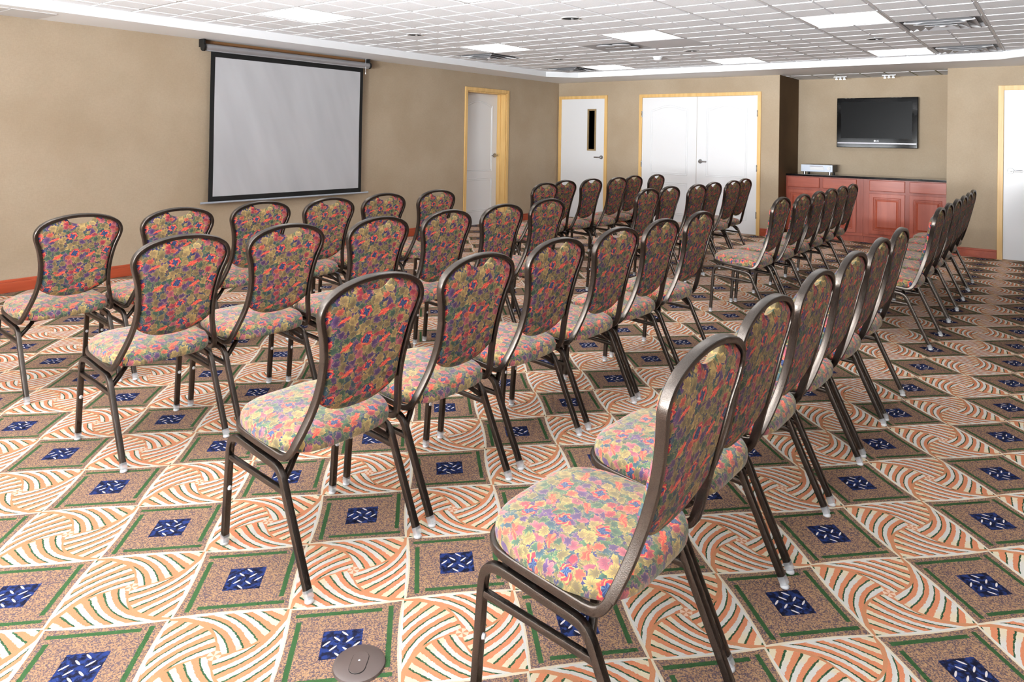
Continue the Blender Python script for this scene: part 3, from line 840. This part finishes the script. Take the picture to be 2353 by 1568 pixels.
# ------------------------------------------------------------------ banquet chair (origin on floor midway between rear feet, facing +y)
HALF = [(0.0, .487, .420), (.11, .486, .420), (.172, .468, .419), (.208, .428, .416), (.220, .37, .412), (.223, .28, .405), (.224, .20, .398), (.223, .155, .394), (.220, .128, .398),
        (.215, .108, .418), (.205, .092, .452), (.191, .076, .495), (.177, .060, .545), (.168, .044, .60), (.166, .028, .66), (.171, .014, .72), (.183, .002, .78), (.197, -.007, .822), (.205, -.012, .852),
        (.2035, -.016, .874), (.195, -.0195, .894), (.180, -.022, .911), (.148, -.0245, .930), (.105, -.026, .9435), (.055, -.0265, .9525), (0.0, -.0265, .9555)]
half = catmull(HALF, 3)
nr = []; last = Vector((0, 0, 1))
for i, p in enumerate(half):
    T = half[min(i + 1, len(half) - 1)] - half[max(i - 1, 0)]
    yz = Vector((0, T.y, T.z)); f_ = yz.length / max(T.length, 1e-9)
    if f_ > 0.75 and p.z < 0.87 and p.y < 0.44: last = Vector((0, T.z, -T.y)).normalized()
    nr.append(last.copy())
full = half + [Vector((-p.x, p.y, p.z)) for p in half[-2:0:-1]]
fn = nr + nr[-2:0:-1]
# the tube splits in two parts: rail around the seat, frame of the back
cut = next(i for i, p in enumerate(half) if p.z > 0.425 and p.y < 0.2)
def yb(z):     # centre plane of the back at height z
    pts = [(p.z, p.y) for p in half if p.z > 0.42 and p.y < 0.2 and p.x > 0.16]
    for (a, ya), (b, yb_) in zip(pts, pts[1:]):
        if a <= z <= b: return ya + (yb_ - ya) * (z - a) / max(b - a, 1e-9)
    return pts[-1][1] if z > pts[-1][0] else pts[0][1]
def hw(z):
    pts = [(p.z, p.x) for p in half if p.z > 0.42 and p.y < 0.2 and p.z < 0.862]
    z = min(max(z, pts[0][0]), pts[-1][0])
    for (a, xa), (b, xb) in zip(pts, pts[1:]):
        if a <= z <= b: return xa + (xb - xa) * (z - a) / max(b - a, 1e-9)
    return pts[-1][1]
def zin(x):
    pts = sorted((p.x, p.z) for p in half if p.z > 0.875)
    x = abs(x)
    for (a, za), (b, zb) in zip(pts, pts[1:]):
        if a <= x <= b: return za + (zb - za) * (x - a) / max(b - a, 1e-9)
    return pts[-1][1]

def uv_from(me, fn_):
    uvl = me.uv_layers.new(name='UVMap')
    for l in me.loops: uvl.data[l.index].uv = fn_(me.vertices[l.vertex_index].co)

def make_chair():
    r = empty('banquet_chair')
    prof = rrect(0.018, 0.027, 0.0045, 3)
    # back frame (upper loop)
    bm = bmesh.new(); n = len(full); N2 = n
    m = len(half) - 1
    path = half[cut:] + [Vector((-p.x, p.y, p.z)) for p in half[-2:cut - 1:-1]]; nn = nr[cut:] + nr[-2:cut - 1:-1]
    sweep(bm, path, nn, prof); link('back_frame', bm, 'bronze_frame', r, smooth=True, auto=0.45)
    bm = bmesh.new(); path = [Vector((-p.x, p.y, p.z)) for p in half[cut:0:-1]] + half[:cut + 1]; nn = nr[cut:0:-1] + nr[:cut + 1]
    sweep(bm, path, nn, rrect(0.018, 0.024, 0.0055, 3))
    # bent top bars of the two side frames and the cross bars under the seat belong to the seat frame
    lp = rrect(0.022, 0.022, 0.0032, 2)
    A0, A1 = (.118, .272), (.4585, .31)
    bend = catmull([(0, A0[0], A0[1]), (0, .136, .312), (0, .150, .336), (0, .170, .353), (0, .200, .360), (0, .28, .369), (0, .36, .379), (0, .405, .382), (0, .432, .377), (0, .448, .362), (0, .455, .34), (0, A1[0], A1[1])], 4)
    for s in (-1, 1):
        sweep(bm, [(s * .222, p.y, p.z) for p in bend], (1, 0, 0), lp)
    cb = rrect(0.018, 0.018, 0.004, 2)
    sweep(bm, catmull([(-.215, .150, .315), (-.18, .165, .345), (-.15, .18, .372), (-.12, .185, .384), (.12, .185, .384), (.15, .18, .372), (.18, .165, .345), (.215, .150, .315)], 3), (0, 1, 0), cb)
    sweep(bm, [(-.213, .395, .395), (.213, .395, .395)], (0, 0, 1), cb)
    box(bm, -.17, .13, .396, .17, .44, .404)
    link('seat_frame', bm, 'bronze_frame', r, smooth=True, auto=0.45)
    # legs with glides
    for s in (-1, 1):
        for (f_, k_) in (((.0, .026), A0), ((.478, .026), A1)):
            bm = bmesh.new(); sweep(bm, [(s * .222, f_[0], f_[1]), (s * .222, k_[0], k_[1])], (1, 0, 0), lp)
            leg = link('leg', bm, 'bronze_frame', r, smooth=True, auto=0.45)
            dy = (k_[0] - f_[0]) / (k_[1] - f_[1])
            bm = bmesh.new(); sweep(bm, [(s * .222, f_[0] - dy * .014, .012), (s * .222, f_[0] + dy * .008, .034)], (1, 0, 0), rrect(.0255, .0255, .006, 2))
            gl = link('glide_sleeve', bm, 'clear_plastic', leg, smooth=True, auto=0.45)
            bm = bmesh.new(); lathe(bm, (s * .222, f_[0] - dy * .014, 0), [(0.010, 0.0), (0.014, 0.002), (0.014, 0.007), (0.008, 0.0135)], 16)
            link('glide_foot', bm, 'frosted_white', leg, smooth=True)
            if f_[0] > 0.3:
                bm = bmesh.new(); sy_ = f_[0] + dy * (0.20 - 0.026) - 0.011
                bm2 = bm; cyl(bm2, (s * .222 , sy_, 0.20), (s * -0.3, -1, 0), 0.0085, 0.007, 14, 0.006)
                link('bumper_button', bm, 'frosted_white', leg, smooth=True, auto=0.7)
        bm = bmesh.new(); sweep(bm, [(s * .222, .127, .288), (s * .222, .458, .308)], (1, 0, 0), rrect(.018, .018, .004, 2))
        link('stretcher', bm, 'bronze_frame', r, smooth=True, auto=0.45)
    # seat cushion
    bm = bmesh.new(); n = 72; rings = []
    cyc = .286
    def outline(t, inset):
        c_, s_ = math.cos(t), math.sin(t); e = 2 / (4.6 if s_ < 0 else 3.7)
        x = .230 * abs(c_) ** e * (1 if c_ > 0 else -1); y = .208 * abs(s_) ** e * (1 if s_ > 0 else -1)
        if y < 0: 
            k = min(1, -y / .208); x *= 1 - .15 * max(0, (k - .35) / .65) ** 1.2
        else:
            k = y / .208; x *= 1 - .09 * k ** 2
        R_ = math.hypot(x, y); f_ = max(0.0, (R_ - inset) / R_)
        return x * f_, cyc + y * f_
    tl = lambda y: (y - .27) * .055
    levels = [(.404, .030), (.406, .012), (.414, .002), (.428, 0.0), (.443, .001), (.456, .008), (.465, .022), (.471, .045), (.476, .080), (.480, .13), (.482, .18)]
    for z, ins in levels:
        rings.append([bm.verts.new((*(q := outline(2 * PI * i / n, ins)), z + tl(q[1]))) for i in range(n)])
    for A_, B_ in zip(rings, rings[1:]):
        for i in range(n): bm.faces.new((A_[i], A_[(i + 1) % n], B_[(i + 1) % n], B_[i]))
    top = bm.verts.new((0, cyc, .483)); bot = bm.verts.new((0, cyc, .402))
    for i in range(n):
        bm.faces.new((rings[-1][i], rings[-1][(i + 1) % n], top)); bm.faces.new((rings[0][(i + 1) % n], rings[0][i], bot))
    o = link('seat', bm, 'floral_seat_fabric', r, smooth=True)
    def suv(c_):
        d_ = Vector((c_.x, c_.y - cyc)); k = max(0, .465 + tl(c_.y) - c_.z); d_.normalize() if d_.length > 1e-6 else None
        return (c_.x + d_.x * k * .8 + 0.03, c_.y + d_.y * k * .8 - 0.02)
    uv_from(o.data, suv)
    # back cushion
    bm = bmesh.new(); nu, nv = 44, 36
    sides = {}
    def pt(u, v, front):
        zb_ = .514 + .058 * abs(u) ** 2.4
        # top boundary follows the crown; scooped for the hand hole
        xg = u * .196; zt = zin(xg) - .0085
        zz = zb_ + (zt - zb_) * v
        x = u * (hw(zz) - .0085)
        if abs(x) < .064:
            zt2 = zt - .037 * (1 - (x / .064) ** 2) ** 0.55 * max(0.0, (v - .4) / .6); zz = zb_ + (zt2 - zb_) * v
        e = min(1 - abs(u), min(v, 1 - v) * 1.4); tt = 1 - (1 - min(1, e / .16)) ** 2.2
        base = yb(zz)
        return (x, base + (.004 + .030 * tt if front else .001 - .013 * tt), zz)
    F = [[bm.verts.new(pt(-1 + 2 * i / nu, j / nv, True)) for j in range(nv + 1)] for i in range(nu + 1)]
    R_ = [[bm.verts.new(pt(-1 + 2 * i / nu, j / nv, False)) for j in range(nv + 1)] for i in range(nu + 1)]
    for i in range(nu):
        for j in range(nv):
            bm.faces.new((F[i][j], F[i + 1][j], F[i + 1][j + 1], F[i][j + 1])); bm.faces.new((R_[i][j], R_[i][j + 1], R_[i + 1][j + 1], R_[i + 1][j]))
    for i in range(nu):
        bm.faces.new((F[i][0], R_[i][0], R_[i + 1][0], F[i + 1][0])); bm.faces.new((F[i][nv], F[i + 1][nv], R_[i + 1][nv], R_[i][nv]))
    for j in range(nv):
        bm.faces.new((F[0][j], F[0][j + 1], R_[0][j + 1], R_[0][j])); bm.faces.new((F[nu][j], R_[nu][j], R_[nu][j + 1], F[nu][j + 1]))
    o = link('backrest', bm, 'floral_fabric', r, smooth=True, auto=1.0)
    uv_from(o.data, lambda c_: (c_.x, c_.z))
    return r

LX_ = [1.54, 2.07, 2.61, 3.142, 3.665, 4.20]
RX_ = [5.745, 6.24, 6.735, 7.23, 7.725, 8.225]
rows = {
    ('rightmost row', 'near'): ([1.535, 2.068, 2.60, 3.138, 3.675, 4.20], [.66, .70, .705, .705, .705, .705]),
    ('rightmost row', 'far'): ([5.742, 6.228, 6.725, 7.225, 7.722, 8.225], [.705, .705, .70, .70, .705, .715]),
    ('second row from the right', 'near'): ([1.54, 2.066, 2.612, 3.138, 3.648, 4.20], [1.81, 1.82, 1.832, 1.825, 1.83, 1.84]),
    ('second row from the right', 'far'): ([5.76, 6.24, 6.724, 7.208, 7.692, 8.18], [1.82, 1.79, 1.79, 1.80, 1.81, 1.82]),
    ('third row from the right', 'near'): ([1.56, 2.08, 2.61, 3.13, 3.66, 4.22], [3.10, 3.10, 3.03, 3.01, 3.01, 3.04]),
    ('third row from the right', 'far'): ([5.755, 6.24, 6.725, 7.21, 7.70, 8.20], [3.02, 3.04, 2.97, 3.00, 2.97, 3.02]),
    ('row nearest the screen wall', 'near'): ([1.575, 2.085, 2.65, 3.13, 3.66, 4.21], [4.24, 4.20, 4.24, 4.16, 4.19, 4.17]),
    ('row nearest the screen wall', 'far'): ([5.65, 6.17, 6.67, 7.16, 7.66, 8.15], [4.10, 4.22, 4.20, 4.15, 4.21, 4.15]),
}
ordn = ['first', 'second', 'third', 'fourth', 'fifth', 'sixth']
proto = make_chair(); first = True
for (row, blk), (xs, ysl) in rows.items():
    for k, (x, y) in enumerate(zip(xs, ysl)):
        o = proto if first else copy_tree(proto); first = False
        o.location = (x, y, 0); o.rotation_euler = (0, 0, random.uniform(-0.02, 0.002))
        tag(o, 'floral banquet chair, %s from the camera in the %s, %s block' % (ordn[k], row, blk), 'chair', '%s, %s block of banquet chairs' % (row, blk))

# ------------------------------------------------------------------ lighting
W = bpy.data.worlds.new('World'); SC.world = W; W.use_nodes = True
W.node_tree.nodes['Background'].inputs[0].default_value = (0.85, 0.92, 1.0, 1); W.node_tree.nodes['Background'].inputs[1].default_value = 1.5
def window_lamp(a, b, z0, z1, tilt, watts, x, col, spread=PI):
    ld = bpy.data.lights.new('window_daylight', 'AREA'); ld.shape = 'RECTANGLE'; ld.size = b - a - 0.12; ld.size_y = z1 - z0
    ld.energy = watts; ld.color = col; ld.spread = spread
    o = bpy.data.objects.new('window_daylight', ld); COL.objects.link(o); o.location = (x, (a + b) / 2, (z0 + z1) / 2)
    o.rotation_euler = Vector((-math.cos(tilt), 0, -math.sin(tilt))).to_track_quat('Z', 'Y').to_euler()
for (a, b, hd) in wins:
    k = 0.75 if b < 1.5 else (1.05 if hd > 2 else 0.25)
    window_lamp(a, b, 0.85, hd - 0.07, 0.0, 92 * k, RX - 0.03, (0.93, 0.97, 1.0))      # sky light through the pane
    window_lamp(a, b, 0.80, 1.35, 0.65, 500 * k, RX + 0.02, (0.95, 0.98, 1.0), 1.75)          # added fill lamp aimed up to brighten the ceiling

# ------------------------------------------------------------------ camera
FPX, CXP, CYP = 1615.316, 1226.15, 298.421
yaw, pitch, roll = math.radians(36.8562), math.radians(0.54333), math.radians(-0.954296)
f = Vector((math.cos(pitch) * math.cos(yaw), math.cos(pitch) * math.sin(yaw), math.sin(pitch)))
r0 = Vector((math.sin(yaw), -math.cos(yaw), 0)); d0 = f.cross(r0)
rr = r0 * math.cos(roll) + d0 * math.sin(roll); dd = d0 * math.cos(roll) - r0 * math.sin(roll)
cam = bpy.data.cameras.new('camera'); co = bpy.data.objects.new('camera', cam); COL.objects.link(co)
mt = Matrix((( rr.x, -dd.x, -f.x, 0.0), (rr.y, -dd.y, -f.y, 0.0), (rr.z, -dd.z, -f.z, 1.42), (0, 0, 0, 1)))
co.matrix_world = mt
cam.sensor_fit = 'HORIZONTAL'; cam.sensor_width = 36.0; cam.lens = FPX / 2353 * 36
cam.shift_x = (1176.5 - CXP) / 2353; cam.shift_y = (CYP - 784) / 2353
cam.clip_start = 0.02
SC.camera = co

SC.view_settings.view_transform = 'Standard'
SC.view_settings.look = 'None'
SC.view_settings.exposure = 0.14
SC.cycles.use_denoising = True
SC.cycles.use_adaptive_sampling = True; SC.cycles.adaptive_threshold = 0.07; SC.cycles.adaptive_min_samples = 12; SC.cycles.use_light_tree = False
SC.cycles.max_bounces = 4; SC.cycles.diffuse_bounces = 3; SC.cycles.glossy_bounces = 2; SC.cycles.transmission_bounces = 4
SC.cycles.sample_clamp_indirect = 6.0
